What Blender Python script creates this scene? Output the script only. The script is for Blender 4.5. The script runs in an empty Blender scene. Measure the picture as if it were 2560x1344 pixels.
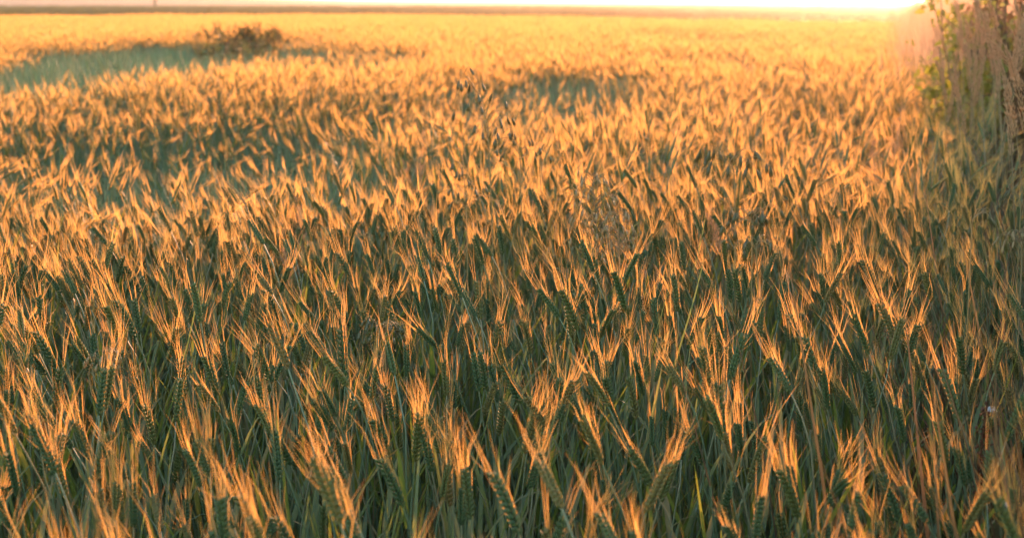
import bpy, math, random
import numpy as np
from mathutils import Vector, Matrix, noise as mnoise

rad = math.radians
C = bpy.context.scene.collection
scene = bpy.context.scene

# ------------------------------------------------------------------ camera
CAM_Z = 1.58
FPX = 3555.0                      # focal length in pixels of the 2560 wide photograph
PITCH = math.atan((672 - 2) / FPX)
cam = bpy.data.cameras.new('camera')
cam.sensor_width = 36.0
cam.lens = 36.0 * FPX / 2560.0
cam.clip_start = 0.05
cam.clip_end = 20000.0
cam.dof.use_dof = True
cam.dof.focus_distance = 2.75
cam.dof.aperture_fstop = 5.6
cam_o = bpy.data.objects.new('camera', cam)
C.objects.link(cam_o)
cam_o.location = (0, 0, CAM_Z)
cam_o.rotation_euler = (rad(90) - PITCH, 0, 0)
scene.camera = cam_o

# ------------------------------------------------------------------ sky, sun, exposure
SUN_AZ, SUN_EL = 17.2, 7.0        # degrees right of the view direction, above the horizon
world = bpy.data.worlds.new('World')
scene.world = world
world.use_nodes = True
wn, wl = world.node_tree.nodes, world.node_tree.links
wn.clear()
sky = wn.new('ShaderNodeTexSky')
sky.sky_type = 'NISHITA'
sky.sun_disc = False
sky.sun_elevation = rad(SUN_EL)
sky.sun_rotation = rad(SUN_AZ)
sky.air_density = 1.0
sky.dust_density = 0.6
sky.ozone_density = 1.0
bg = wn.new('ShaderNodeBackground')
bg.inputs['Strength'].default_value = 0.15
wo = wn.new('ShaderNodeOutputWorld')
wl.new(sky.outputs[0], bg.inputs[0])
wl.new(bg.outputs[0], wo.inputs[0])

sun = bpy.data.lights.new('sun', 'SUN')
sun.energy = 3.8
sun.angle = rad(0.53)
sun.color = (1.0, 0.42, 0.22)
sun_o = bpy.data.objects.new('sun', sun)
C.objects.link(sun_o)
sdir = Vector((math.sin(rad(SUN_AZ)) * math.cos(rad(SUN_EL)), math.cos(rad(SUN_AZ)) * math.cos(rad(SUN_EL)), math.sin(rad(SUN_EL))))
sun_o.rotation_euler = (-sdir).to_track_quat('-Z', 'Y').to_euler()
sun_o.location = (40, 120, 30)

vs = scene.view_settings
vs.view_transform = 'Standard'
vs.look = 'None'
vs.gamma = 1.0
vs.use_curve_mapping = False
vs.exposure = 1.88

cy = scene.cycles
cy.max_bounces = 6
cy.diffuse_bounces = 4
cy.glossy_bounces = 2
cy.transmission_bounces = 4
cy.volume_bounces = 1
cy.caustics_reflective = False
cy.caustics_refractive = False
cy.use_denoising = True
cy.denoiser = 'OPENIMAGEDENOISE'
cy.use_adaptive_sampling = True
cy.adaptive_threshold = 0.02

rng = np.random.default_rng(7)

# ------------------------------------------------------------------ pixels <-> the ground
cp, sp = math.cos(PITCH), math.sin(PITCH)

def at(px, py, h):
    """the point at height h that the photograph shows at px, py"""
    a, b = (px - 1280) / FPX, (672 - py) / FPX
    d = Vector((a, cp + b * sp, -sp + b * cp))
    t = (h - CAM_Z) / d.z
    return Vector((d.x * t, d.y * t, h))

def at_y(px, py, Y):
    a, b = (px - 1280) / FPX, (672 - py) / FPX
    d = Vector((a, cp + b * sp, -sp + b * cp))
    t = Y / d.y
    return Vector((d.x * t, Y, CAM_Z + d.z * t))

def pix(x, y, z):
    dz = z - CAM_Z
    depth = y * cp - dz * sp
    up = y * sp + dz * cp
    return 1280 + FPX * x / depth, 672 - FPX * up / depth

# ------------------------------------------------------------------ materials
def new_mat(name):
    m = bpy.data.materials.new(name)
    m.use_nodes = True
    m.node_tree.nodes.clear()
    return m, m.node_tree.nodes, m.node_tree.links

def plant_mat(name, cols, transl=0.3, tcol=None, gloss=0.06, rough=0.45, nscale=60.0, nmix=0.35, stretch=(1, 1, 0.25)):
    """cols: three base colours chosen per plant and mottled along the blade; tcol: colour of the light let through"""
    m, n, l = new_mat(name)
    oi = n.new('ShaderNodeObjectInfo')
    at_ = n.new('ShaderNodeAttribute'); at_.attribute_name = 'tint'
    add = n.new('ShaderNodeMath'); add.operation = 'ADD'
    l.new(oi.outputs['Random'], add.inputs[0]); l.new(at_.outputs['Fac'], add.inputs[1])
    fr = n.new('ShaderNodeMath'); fr.operation = 'FRACT'
    l.new(add.outputs[0], fr.inputs[0])
    tc = n.new('ShaderNodeTexCoord')
    mp = n.new('ShaderNodeMapping'); mp.inputs['Scale'].default_value = stretch
    l.new(tc.outputs['Object'], mp.inputs[0])
    nz = n.new('ShaderNodeTexNoise'); nz.inputs['Scale'].default_value = nscale; nz.inputs['Detail'].default_value = 2
    l.new(mp.outputs[0], nz.inputs['Vector'])
    ns = n.new('ShaderNodeMath'); ns.operation = 'MULTIPLY_ADD'
    ns.inputs[1].default_value = nmix; ns.inputs[2].default_value = -nmix / 2
    l.new(nz.outputs['Fac'], ns.inputs[0])
    sm = n.new('ShaderNodeMath'); sm.operation = 'ADD'; sm.use_clamp = True
    l.new(fr.outputs[0], sm.inputs[0]); l.new(ns.outputs[0], sm.inputs[1])
    rp = n.new('ShaderNodeValToRGB')
    e = rp.color_ramp.elements
    e[0].position, e[0].color = 0.0, (*cols[0], 1)
    e[1].position, e[1].color = 1.0, (*cols[-1], 1)
    for i, c in enumerate(cols[1:-1]):
        k = e.new((i + 1) / (len(cols) - 1)); k.color = (*c, 1)
    l.new(sm.outputs[0], rp.inputs[0])
    df = n.new('ShaderNodeBsdfDiffuse'); l.new(rp.outputs[0], df.inputs[0])
    out = n.new('ShaderNodeOutputMaterial')
    last = df
    if transl > 0:
        tr = n.new('ShaderNodeBsdfTranslucent')
        if tcol is None:
            l.new(rp.outputs[0], tr.inputs[0])
        else:
            mx = n.new('ShaderNodeMixRGB'); mx.inputs[0].default_value = 0.7
            l.new(rp.outputs[0], mx.inputs[1]); mx.inputs[2].default_value = (*tcol, 1)
            l.new(mx.outputs[0], tr.inputs[0])
        mix = n.new('ShaderNodeMixShader'); mix.inputs[0].default_value = transl
        l.new(df.outputs[0], mix.inputs[1]); l.new(tr.outputs[0], mix.inputs[2])
        last = mix
    if gloss > 0:
        gl = n.new('ShaderNodeBsdfGlossy'); gl.inputs['Roughness'].default_value = rough
        gl.inputs[0].default_value = (0.9, 0.9, 0.9, 1)
        mix = n.new('ShaderNodeMixShader'); mix.inputs[0].default_value = gloss
        l.new(last.outputs[0], mix.inputs[1]); l.new(gl.outputs[0], mix.inputs[2])
        last = mix
    l.new(last.outputs[0], out.inputs[0])
    return m

M = {}
M['stem'] = plant_mat('wheat_stem', [(.18, .27, .14), (.21, .30, .16), (.36, .33, .18), (.19, .28, .15)], .24, gloss=.10, rough=.35, nscale=30)
M['ear'] = plant_mat('wheat_ear', [(.10, .17, .058), (.125, .20, .07), (.11, .19, .08), (.19, .22, .06), (.28, .23, .08)], .25, tcol=(.26, .30, .06), gloss=.05, nscale=90)
M['awn'] = plant_mat('wheat_awn', [(.48, .36, .085), (.54, .40, .10), (.40, .36, .085), (.52, .35, .085)], .72, tcol=(.97, .52, .16), gloss=.05, rough=.3, nscale=20)
M['leaf'] = plant_mat('wheat_leaf', [(.085, .15, .05), (.11, .175, .055), (.13, .18, .045), (.10, .16, .06), (.24, .21, .06), (.36, .23, .08)], .45, tcol=(.36, .42, .05), gloss=.06, nscale=12)
M['grass'] = plant_mat('grass_blade', [(.10, .15, .07), (.22, .32, .16), (.15, .22, .09), (.28, .38, .20), (.14, .20, .11)], .18, tcol=(.15, .26, .10), gloss=.06, nscale=10)
M['dead'] = plant_mat('dead_grass', [(.20, .13, .06), (.14, .09, .045), (.26, .18, .09), (.09, .085, .035)], .30, gloss=.03, nscale=10)
M['lit_dead'] = plant_mat('lit_dead_grass', [(.42, .31, .19), (.36, .26, .15), (.48, .36, .24)], .50, tcol=(.80, .52, .30), gloss=.03, nscale=10)  # paler copy of the dead grass, its far backlit glow put into the colour
M['margin'] = plant_mat('margin_grass', [(.09, .11, .045), (.07, .10, .045), (.16, .13, .06), (.08, .12, .05)], .30, tcol=(.22, .22, .05), gloss=.04, nscale=10)
M['plume'] = plant_mat('plume', [(.74, .58, .36), (.66, .50, .30), (.78, .62, .40)], .55, tcol=(.70, .48, .28), gloss=.03, nscale=30)
M['reed'] = plant_mat('reed_stem', [(.36, .27, .14), (.28, .22, .11), (.20, .19, .09)], .15, gloss=.06, nscale=20)
M['bushleaf'] = plant_mat('bush_leaf', [(.16, .19, .025), (.20, .21, .03), (.12, .17, .025)], .50, tcol=(.40, .40, .03), gloss=.06, nscale=20)
M['brownleaf'] = plant_mat('brown_leaf', [(.13, .085, .03), (.17, .10, .04), (.10, .085, .025)], .30, tcol=(.25, .13, .04), gloss=.04, nscale=20)
M['wood'] = plant_mat('twig_wood', [(.11, .08, .05), (.15, .11, .07)], 0, gloss=.03, nscale=30)
M['oat'] = plant_mat('oat_spikelet', [(.10, .12, .045), (.13, .145, .05), (.085, .11, .035)], .36, tcol=(.40, .30, .06), gloss=.08, nscale=60)
M['dryoat'] = plant_mat('dry_oat_spikelet', [(.50, .40, .20), (.42, .34, .17), (.30, .28, .13)], .40, tcol=(.70, .52, .22), gloss=.08, nscale=60)
M['oatstem'] = plant_mat('oat_stem', [(.34, .27, .10), (.28, .25, .10), (.40, .30, .12)], .30, tcol=(.6, .42, .14), gloss=.08, nscale=40)
M['silky'] = plant_mat('silky_panicle', [(.50, .34, .20), (.46, .30, .18), (.55, .40, .24)], .55, tcol=(.75, .48, .26), gloss=.05, nscale=60)
M['dock'] = plant_mat('dock_seed', [(.20, .075, .03), (.26, .10, .04), (.15, .06, .03)], .25, gloss=.04, nscale=80)
M['petal'] = plant_mat('white_petal', [(.72, .74, .74), (.66, .70, .70)], .25, gloss=.02, nscale=80)
M['pole'] = plant_mat('pole_wood', [(.10, .08, .07), (.13, .10, .08)], 0, gloss=.02, nscale=5)

def ground_mat(name, a, b, sc, bump=.4):
    m, n, l = new_mat(name)
    tc = n.new('ShaderNodeTexCoord')
    nz = n.new('ShaderNodeTexNoise'); nz.inputs['Scale'].default_value = sc; nz.inputs['Detail'].default_value = 6
    l.new(tc.outputs['Object'], nz.inputs['Vector'])
    rp = n.new('ShaderNodeValToRGB')
    rp.color_ramp.elements[0].position, rp.color_ramp.elements[0].color = .35, (*a, 1)
    rp.color_ramp.elements[1].position, rp.color_ramp.elements[1].color = .68, (*b, 1)
    l.new(nz.outputs['Fac'], rp.inputs[0])
    p = n.new('ShaderNodeBsdfPrincipled'); p.inputs['Roughness'].default_value = 1
    p.inputs['Specular IOR Level'].default_value = .1
    l.new(rp.outputs[0], p.inputs[0])
    bp = n.new('ShaderNodeBump'); bp.inputs['Strength'].default_value = bump; bp.inputs['Distance'].default_value = .05
    l.new(nz.outputs['Fac'], bp.inputs['Height']); l.new(bp.outputs[0], p.inputs['Normal'])
    o = n.new('ShaderNodeOutputMaterial'); l.new(p.outputs[0], o.inputs[0])
    return m
M['soil'] = ground_mat('soil', (.07, .05, .032), (.13, .095, .06), 9.0)
M['green_field'] = ground_mat('green_field', (.10, .16, .08), (.17, .22, .11), .12, .8)
M['stubble'] = ground_mat('stubble_field', (.20, .15, .12), (.27, .20, .15), .02, .6)

# ------------------------------------------------------------------ mesh building
class MB:
    def __init__(s):
        s.V, s.F, s.M, s.T, s.n = [], [], [], [], 0
    def add(s, V, F, mat=0, tint=0.0):
        V = np.asarray(V, float)
        s.V.append(V)
        n = s.n
        s.F.extend([tuple(i + n for i in f) for f in F])
        s.M.extend([mat] * len(F))
        s.T.append(np.full(len(V), tint))
        s.n += len(V)
    def merge(s, o, R=None, t=None, sc=1.0, tint=0.0, remap=None):
        if not o.n: return
        V = np.concatenate(o.V) * sc
        if R is not None: V = V @ R.T
        if t is not None: V = V + np.asarray(t)
        n = s.n
        s.V.append(V)
        s.F.extend([tuple(i + n for i in f) for f in o.F])
        s.M.extend(o.M if remap is None else [remap] * len(o.F))
        s.T.append(np.concatenate(o.T) + tint)
        s.n += len(V)
    def mesh(s, name, mats):
        me = bpy.data.meshes.new(name)
        V = np.concatenate(s.V)
        me.from_pydata(V.tolist(), [], s.F)
        for m in mats: me.materials.append(m)
        if len(mats) > 1: me.polygons.foreach_set('material_index', np.array(s.M, dtype=np.int32))
        me.polygons.foreach_set('use_smooth', np.ones(len(s.F), dtype=bool))
        a = me.attributes.new('tint', 'FLOAT', 'POINT')
        a.data.foreach_set('value', np.concatenate(s.T).astype(np.float32))
        me.update()
        return me

def unit(v):
    v = np.asarray(v, float)
    return v / (np.linalg.norm(v) + 1e-12)

def perp(d):
    r = np.array([0, 0, 1.]) if abs(d[2]) < .9 else np.array([1., 0, 0])
    a = unit(np.cross(d, r))
    return a, np.cross(d, a)

def tube(mb, P, R, k=5, mat=0, tint=0.0):
    P = np.asarray(P, float); n = len(P)
    V = []
    for i in range(n):
        d = unit(P[min(i + 1, n - 1)] - P[max(i - 1, 0)])
        if i == 0: a, b = perp(d)
        else:
            a = unit(a - d * a.dot(d)); b = np.cross(d, a)
        for j in range(k):
            t = 2 * math.pi * j / k
            V.append(P[i] + R[i] * (a * math.cos(t) + b * math.sin(t)))
    F = []
    for i in range(n - 1):
        for j in range(k):
            j2 = (j + 1) % k
            F.append((i * k + j, i * k + j2, (i + 1) * k + j2, (i + 1) * k + j))
    mb.add(V, F, mat, tint)

def blade(mb, P, W, side, mat=0, tint=0.0, fold=0.0):
    """a grass blade along P, W wide, with a crease down its middle"""
    P = np.asarray(P, float); n = len(P); V = []; F = []
    side = unit(side)
    for i in range(n):
        d = unit(P[min(i + 1, n - 1)] - P[max(i - 1, 0)])
        s = unit(side - d * side.dot(d)); nn = np.cross(d, s)
        V += [P[i] - s * W[i] / 2 + nn * fold * W[i], P[i], P[i] + s * W[i] / 2 + nn * fold * W[i]]
    for i in range(n - 1):
        a, b = i * 3, i * 3 + 3
        F += [(a, a + 1, b + 1, b), (a + 1, a + 2, b + 2, b + 1)]
    mb.add(V, F, mat, tint)

def strip(mb, P, W, side, mat=0, tint=0.0):
    P = np.asarray(P, float); n = len(P); V = []
    side = unit(side)
    for i in range(n):
        V += [P[i] - side * W[i] / 2, P[i] + side * W[i] / 2]
    mb.add(V, [(2 * i, 2 * i + 1, 2 * i + 3, 2 * i + 2) for i in range(n - 1)], mat, tint)

def lens(mb, base, axis, side, L, w, t, mat=0, tint=0.0, rings=((.16, .72), (.45, 1.0), (.76, .58)), k=4):
    base = np.asarray(base, float); axis = unit(axis)
    side = unit(np.asarray(side) - axis * np.dot(side, axis)); o = np.cross(axis, side)
    V = [base]
    for s_, f in rings:
        c = base + axis * L * s_
        for j in range(k):
            q = 2 * math.pi * j / k
            V.append(c + side * w * f * math.cos(q) / 2 + o * t * f * math.sin(q) / 2)
    V.append(base + axis * L)
    F = [(0, 1 + (j + 1) % k, 1 + j) for j in range(k)]
    nr = len(rings)
    for i in range(nr - 1):
        for j in range(k):
            j2 = (j + 1) % k
            F.append((1 + i * k + j, 1 + i * k + j2, 1 + (i + 1) * k + j2, 1 + (i + 1) * k + j))
    e = len(V) - 1
    F += [(e, 1 + (nr - 1) * k + j, 1 + (nr - 1) * k + (j + 1) % k) for j in range(k)]
    mb.add(V, F, mat, tint)

def bez(P0, P1, P2, n):
    t = np.linspace(0, 1, n)[:, None]
    return (1 - t) ** 2 * np.asarray(P0) + 2 * t * (1 - t) * np.asarray(P1) + t * t * np.asarray(P2)

STEM, EAR, AWN, LEAF = 0, 1, 2, 3
WHEAT = [M['stem'], M['ear'], M['awn'], M['leaf']]

def add_leaf(mb, r, z, L, W, phi, up, droop, base=(0, 0), n=6, fold=.12, mat=0, tint=0.0):
    o = np.array([math.cos(phi), math.sin(phi), 0.])
    b = np.array([base[0], base[1], z])
    P = bez(b, b + o * L * .35 + np.array([0, 0, L * up]), b + o * L * (.55 + .35 * droop) + np.array([0, 0, L * (up * 1.1 - droop)]), n)
    t = np.linspace(0, 1, n)
    Wd = W * np.clip(np.minimum(t * 6 + .45, 1) * (1 - t ** 2.2) + .02, .02, 1)
    sd = np.array([-o[1], o[0], r.normal(0, .25)])
    blade(mb, P, Wd, sd, mat, tint, fold)

def wheat(r, end, eard, ear_len=.088, awn_len=.095, det=0, awn_spread=.16, leaves=3):
    """stem up to END (the ear's foot), ear along EARD; det 0 near, 1 middle, 2 far. Returns one builder per part."""
    st, er, aw, lf = MB(), MB(), MB(), []
    end = np.asarray(end, float); H = end[2]; eard = unit(eard)
    P1 = np.array([end[0] * .15, end[1] * .15, H * .62])
    P2c = end - eard * .12 * H
    if det == 0:
        t = np.linspace(0, 1, 11)[:, None]
        Q = (1 - t) ** 3 * np.zeros(3) + 3 * t * (1 - t) ** 2 * P1 + 3 * t * t * (1 - t) * P2c + t ** 3 * end
        Q[3:-1] += r.normal(0, .0022, (len(Q) - 4, 3)) * np.array([1, 1, 0])
        R = np.linspace(.0021, .00125, 11)
        tube(st, Q, R, 5)
        for zi in (3, 6):                                     # nodes
            c = Q[zi]; d = unit(Q[zi + 1] - Q[zi])
            tube(st, [c - d * .004, c, c + d * .004], [.0019, .0029, .0019], 5)
        tube(st, Q[3:7] + r.normal(0, .0003, 3), [.0027, .0026, .0025, .0018], 5)   # leaf sheath
    elif det == 1:
        t = np.linspace(0, 1, 6)[:, None]
        Q = (1 - t) ** 3 * np.zeros(3) + 3 * t * (1 - t) ** 2 * P1 + 3 * t * t * (1 - t) * P2c + t ** 3 * end
        tube(st, Q, np.linspace(.0026, .0016, 6), 3)
    else:
        Q = np.array([[end[0] * .3, end[1] * .3, H * .45], end])
        strip(st, Q, [.005, .004], [1, .2, 0])
    many = .40 if r.random() < .74 else .14
    a, b = perp(eard)
    th = r.uniform(0, 2 * math.pi)
    s = a * math.cos(th) + b * math.sin(th); o = np.cross(eard, s)
    bend = unit(np.array([eard[0], eard[1], 0]) + 1e-6) * ear_len * r.uniform(0, .16)
    def axis_pt(u): return end + eard * ear_len * u + bend * u * u
    if det == 0:
        nn = 20
        tube(er, [axis_pt(u) for u in (0, .3, .6, .9)], [.0014, .0014, .0012, .0008], 4)
        for i in range(nn):
            u = i / nn * .93
            sg = 1 if i % 2 else -1
            f = min(1, .55 + u * 2.5) * (1 - max(0, u - .6) * .9)
            c = axis_pt(u) + s * sg * .0012
            for q in (-1, 0, 1):
                dd = unit(eard * 1.0 + s * sg * (.50 if q == 0 else .38) + o * q * .48)
                L = (.0125 if q else .0115) * (.8 + .25 * f) * (ear_len / .088)
                lens(er, c + o * q * .0014, dd, s * q + o * (1 - abs(q)) + 1e-3, L, .0053 * f, .0041 * f)
                if (q and r.random() < many) or i == nn - 1:
                    tip = c + dd * L * .93
                    ad = unit(eard + s * sg * r.uniform(.02, awn_spread) + o * q * r.uniform(.0, awn_spread) + r.normal(0, .015, 3))
                    AL = awn_len * (r.uniform(.78, 1.12) if r.random() < .85 else r.uniform(.35, .8)) * (1 - .25 * (1 - u) * r.uniform(0, 1))
                    bow = (s * sg + o * q) * r.uniform(-.004, .012) + r.normal(0, .003, 3)
                    A = [tip, tip + ad * AL * .5, tip + ad * AL + bow]
                    strip(aw, A, [.00054, .00046, .00008], np.cross(ad, [r.normal(0, .6), 1, 0]))
    elif det == 1:
        k = 5
        tube(er, [axis_pt(u) for u in (0, .12, .5, .85, 1.02)], [.0014, .0040, .0051, .0039, .0008], k)
        for i in range(12):
            u = r.uniform(.1, 1); q = r.uniform(0, 2 * math.pi)
            v = s * math.cos(q) + o * math.sin(q)
            tip = axis_pt(u) + v * .005
            ad = unit(eard + v * r.uniform(.0, awn_spread) + r.normal(0, .015, 3))
            AL = awn_len * r.uniform(.8, 1.08)
            strip(aw, [tip, tip + ad * AL * .5, tip + ad * AL], [.0013, .0011, .0002], np.cross(ad, [r.normal(0, .5), 1, 0]))
    else:
        tube(er, [axis_pt(u) for u in (0, .3, 1.02)], [.002, .0068, .001], 3)
        for i in range(8):
            q = r.uniform(0, 2 * math.pi); v = s * math.cos(q) + o * math.sin(q)
            tip = axis_pt(r.uniform(.15, 1)) + v * .005
            ad = unit(eard + v * r.uniform(.03, awn_spread * 1.35))
            AL = awn_len * r.uniform(.8, 1.08)
            w = np.cross(ad, [r.normal(0, .5), 1, 0]); w = unit(w) * .0017
            aw.add([tip - w, tip + w, tip + ad * AL], [(0, 1, 2)])
    if det < 2:
        zs = [.74, .62, .46, .28, .14][:leaves + 1] if det == 0 else [.62, .36][:leaves]
        for z in zs:
            m = MB()
            u = z
            bx = end[0] * u * u * .8
            add_leaf(m, r, z * H + r.normal(0, .04), r.uniform(.14, .24), r.uniform(.007, .012), r.uniform(0, 2 * math.pi),
                     r.uniform(.55, .95), r.uniform(-.35, .25), (bx, end[1] * u * u * .8), n=7 if det == 0 else 4)
            lf.append(m)
    return dict(stem=st, ear=er, awns=aw, leaf=lf)

def joined(p, tint=0.0, mb=None, R=None, t=None, sc=1.0):
    mb = mb or MB()
    mb.merge(p['stem'], R, t, sc, tint, STEM); mb.merge(p['ear'], R, t, sc, tint, EAR); mb.merge(p['awns'], R, t, sc, tint, AWN)
    for q in p['leaf']: mb.merge(q, R, t, sc, tint + .37, LEAF)
    return mb

def rz(a):
    c, s = math.cos(a), math.sin(a)
    return np.array([[c, -s, 0], [s, c, 0], [0, 0, 1.]])

def rand_shape(r):
    """how an ordinary stalk stands: most lean to the left, some to the right"""
    H = .90 + r.normal(0, .035)
    lx = r.normal(-.06, .05); ly = r.normal(0, .05)
    if r.random() < .24: lx = abs(lx) + .02
    end = (lx, ly, H)
    k = r.uniform(1.6, 3.4)
    ed = np.array([lx * k + r.normal(0, .06), ly * k + r.normal(0, .06), 1.0])
    q = r.random()
    if q < .07: ed[2] = .25
    elif q < .13: H -= .13; end = (lx, ly, H)
    return end, ed

# ------------------------------------------------------------------ tags
def tag(o, label=None, cat=None, group=None, kind=None):
    if label: o['label'] = label
    if cat: o['category'] = cat
    if group: o['group'] = group
    if kind: o['kind'] = kind
    return o

def link(name, data, parent=None):
    o = bpy.data.objects.new(name, data)
    C.objects.link(o)
    if parent is not None: o.parent = parent
    return o

# ------------------------------------------------------------------ the ground
def sheet(name, x0, x1, y0, y1, z, mat, nx=1, ny=1, amp=0.0):
    xs, ys = np.linspace(x0, x1, nx + 1), np.linspace(y0, y1, ny + 1)
    V = [(x, y, z + (amp * mnoise.noise((x * .8, y * .05, 3)) if amp else 0)) for y in ys for x in xs]
    F = [(j * (nx + 1) + i, j * (nx + 1) + i + 1, (j + 1) * (nx + 1) + i + 1, (j + 1) * (nx + 1) + i) for j in range(ny) for i in range(nx)]
    me = bpy.data.meshes.new(name); me.from_pydata(V, [], F); me.materials.append(mat)
    o = link(name, me); o['kind'] = 'structure'
    return o
sheet('ground', -6000, 6000, -60, 9000, 0.0, M['soil'])
sheet('green_field', -500, 500, 118, 360, .04, M['green_field'])
sheet('stubble_field', -5000, 5000, 364, 8000, .05, M['stubble'])
hv, hf = [], []
hxs, hys = np.linspace(-900, 500, 57), np.linspace(420, 1500, 28)
for y in hys:
    for x in hxs:
        px = 1280 + FPX * x / y
        u = max(.14, min(1, max(0, (1150 - px) / 1000))); v = min(1, (y - 420) / 500)
        hv.append((x, y, .07 + (5.2 * u * u * (3 - 2 * u) + .5 * u * mnoise.noise((x * .006, y * .004, 2))) * v * v * (3 - 2 * v)))
for j in range(27):
    for i in range(56):
        hf.append((j * 57 + i, j * 57 + i + 1, (j + 1) * 57 + i + 1, (j + 1) * 57 + i))
me = bpy.data.meshes.new('hills'); me.from_pydata(hv, [], hf); me.materials.append(M['stubble'])
link('hills', me)['kind'] = 'structure'

# ------------------------------------------------------------------ how the crop stands
def hedge_x(y): return .27 * y + .30
PATCH = [  # px, py, half width, half height in the photograph, strength
    (330, 184, 460, 76, 1.2), (610, 158, 110, 60, .9), (960, 168, 270, 28, .8), (1400, 250, 230, 66, .95), (1130, 296, 300, 40, .85),
    (600, 380, 400, 80, 1.0), (840, 440, 300, 56, .85), (180, 372, 240, 50, .8), (1720, 104, 120, 14, .7), (1820, 176, 130, 26, .75),
    (1490, 212, 130, 26, .85), (120, 490, 220, 50, .6), (420, 520, 180, 46, .55), (2060, 340, 170, 70, .45), (1330, 390, 140, 34, .5), (300, 300, 260, 26, .5),
    (1650, 470, 200, 40, .35), (700, 300, 200, 24, .55)]
PW = []
for px, py, hw, hh, s_ in PATCH:
    a, b, c = at(px, py - hh, .93), at(px, py + hh, .93), at(px, py, .93)
    yc = (a.y + b.y) / 2
    PW.append((c.x * yc / c.y, yc, hw / FPX * yc, (a.y - b.y) / 2, s_))
def patch(x, y):
    m = 0.0
    n = mnoise.noise((x * .7, y * .35, 1.7)) * .35 + mnoise.noise((x * 2.3, y * 1.1, 5.1)) * .25
    for cx, cy_, rx, ry, s_ in PW:
        d = math.hypot((x - cx) / rx, (y - cy_) / ry)
        v = s_ * min(1, max(0, (1.38 - d + n) * 1.45))
        if v > m: m = v
    return m
def far_edge(x, y):
    """the far side of the crop"""
    th = x / max(y, .1)
    px = 1280 + FPX * th
    py = np.interp(px, [-800, 0, 900, 1500, 1800, 2300], [34, 31.5, 28.5, 34, 38, 44])
    return FPX * .40 / (py - 4)

# near stalks, one by one
def scatter(y0, y1, cell, xpad, r):
    out = []
    ys = np.arange(y0, y1, cell)
    for y in ys:
        xl, xr = -.40 * y - xpad, min(.40 * y + xpad, hedge_x(y) + .12)
        xs = np.arange(xl, xr, cell)
        j = r.uniform(-.5, .5, (len(xs), 2)) * cell
        out.append(np.stack([xs + j[:, 0], y + j[:, 1]], 1))
    return np.concatenate(out)

# photographed ears that stand out: foot x, foot y, tip x, tip y of the ear in the photograph, label
HERO = [
    (48, 850, 88, 785, 'short dark ear tilted right beside the left edge, without sunlit awns behind it'),
    (305, 797, 270, 718, 'dark ear leaning left under a tall golden fan of awns, upper left foreground'),
    (140, 1032, 152, 905, 'broad upright green ear against a bright orange fan of awns near the left edge'),
    (132, 1188, 142, 1100, 'short stout ear on a pink stem low in the left corner'),
    (182, 1120, 118, 1035, 'ear leaning hard left with its long blazing orange awns at the left edge'),
    (468, 935, 432, 852, 'ear leaning left with whitish sunlit scales along its right side'),
    (543, 988, 518, 880, 'ear on a kinked pale stem with a tall golden brush of awns above it'),
    (692, 950, 638, 882, 'ear bent left with widely fanned orange awns, left of the image centre'),
    (833, 1075, 792, 958, 'slim teal ear leaning left with one narrow orange flame of awns'),
    (862, 962, 845, 815, 'long upright ear in front of a wide bright fan of awns, left of centre'),
    (952, 648, 902, 588, 'dark ear bowed far left above the golden middle of the crop'),
    (1001, 640, 981, 572, 'small dark ear standing nearly upright right of the bowed dark ear'),
    (1074, 748, 1033, 660, 'dark ear leaning left with a tall leftward fan of awns at the image centre'),
    (1092, 752, 1108, 715, 'tiny dark ear tilted right at the foot of the big leaning centre ear'),
    (1104, 882, 1046, 805, 'teal ear leaning left under a comb of spread orange awns near the centre'),
    (1222, 910, 1245, 800, 'ear leaning slightly right in the shade right of the centre'),
    (1432, 732, 1388, 668, 'small ear leaning left with short orange awns, first of the pair right of centre'),
    (1498, 792, 1464, 718, 'ear leaning left with golden awns, second of the pair right of centre'),
    (1622, 806, 1604, 718, 'dark upright ear inside a golden cage of awns, right of centre'),
    (1818, 744, 1840, 664, 'dark ear tilted right on a pale stem below the drooping wild oat'),
    (1908, 742, 1920, 678, 'dark plump ear tilted right, right of the drooping wild oat'),
    (1946, 802, 1968, 704, 'long teal ear tilted right with loosely spread awns, right foreground'),
    (1310, 1132, 1342, 1015, 'ear tilted right on a thick pink stem in the lower middle'),
    (1348, 1172, 1362, 1085, 'slim dark ear on a thin pink stem beside the tilted lower middle ear'),
    (1038, 1152, 1052, 1018, 'wide dark upright ear with pale lowest scales in the lower middle'),
    (1098, 1132, 1078, 1048, 'dark ear hanging slightly left beside the wide dark upright ear'),
    (1640, 1232, 1578, 1112, 'thick blurred ear leaning left on a pink stem, lower right of centre'),
    (1812, 1105, 1808, 955, 'tall blurred upright ear in the shaded lower right'),
    (1872, 1205, 1916, 1092, 'thick blurred ear tilted right in the shaded lower right'),
    (2238, 838, 2194, 742, 'ear leaning left with a bright tuft of awns before the dark right margin'),
    (2142, 932, 2108, 862, 'ear leaning left with dim green awns in the right foreground'),
    (2414, 1036, 2436, 938, 'ear tilted right on a pink stem beside the red brown dock'),
    (2364, 1162, 2354, 1048, 'broad upright dark ear left of the red brown dock'),
    (700, 1205, 682, 1082, 'blurred ear with an orange flame of awns to its left, lower left'),
    (520, 1195, 498, 1105, 'ear leaning left with three narrow orange awn flames, lower left'),
    (45, 1240, 32, 1110, 'broad blurred ear in the bottom left corner'),
    (1165, 1290, 1158, 1175, 'pale teal blurred ear standing upright in the lower middle'),
    (1500, 975, 1518, 905, 'ear tilted right with upright copper awns, lower right of centre'),
]
hero_pts = []
for i, (bx, by, tx, ty, lab) in enumerate(HERO):
    h = .90 + .02 * math.sin(i * 2.4)
    hero_pts.append(at(bx, by, h))

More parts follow.
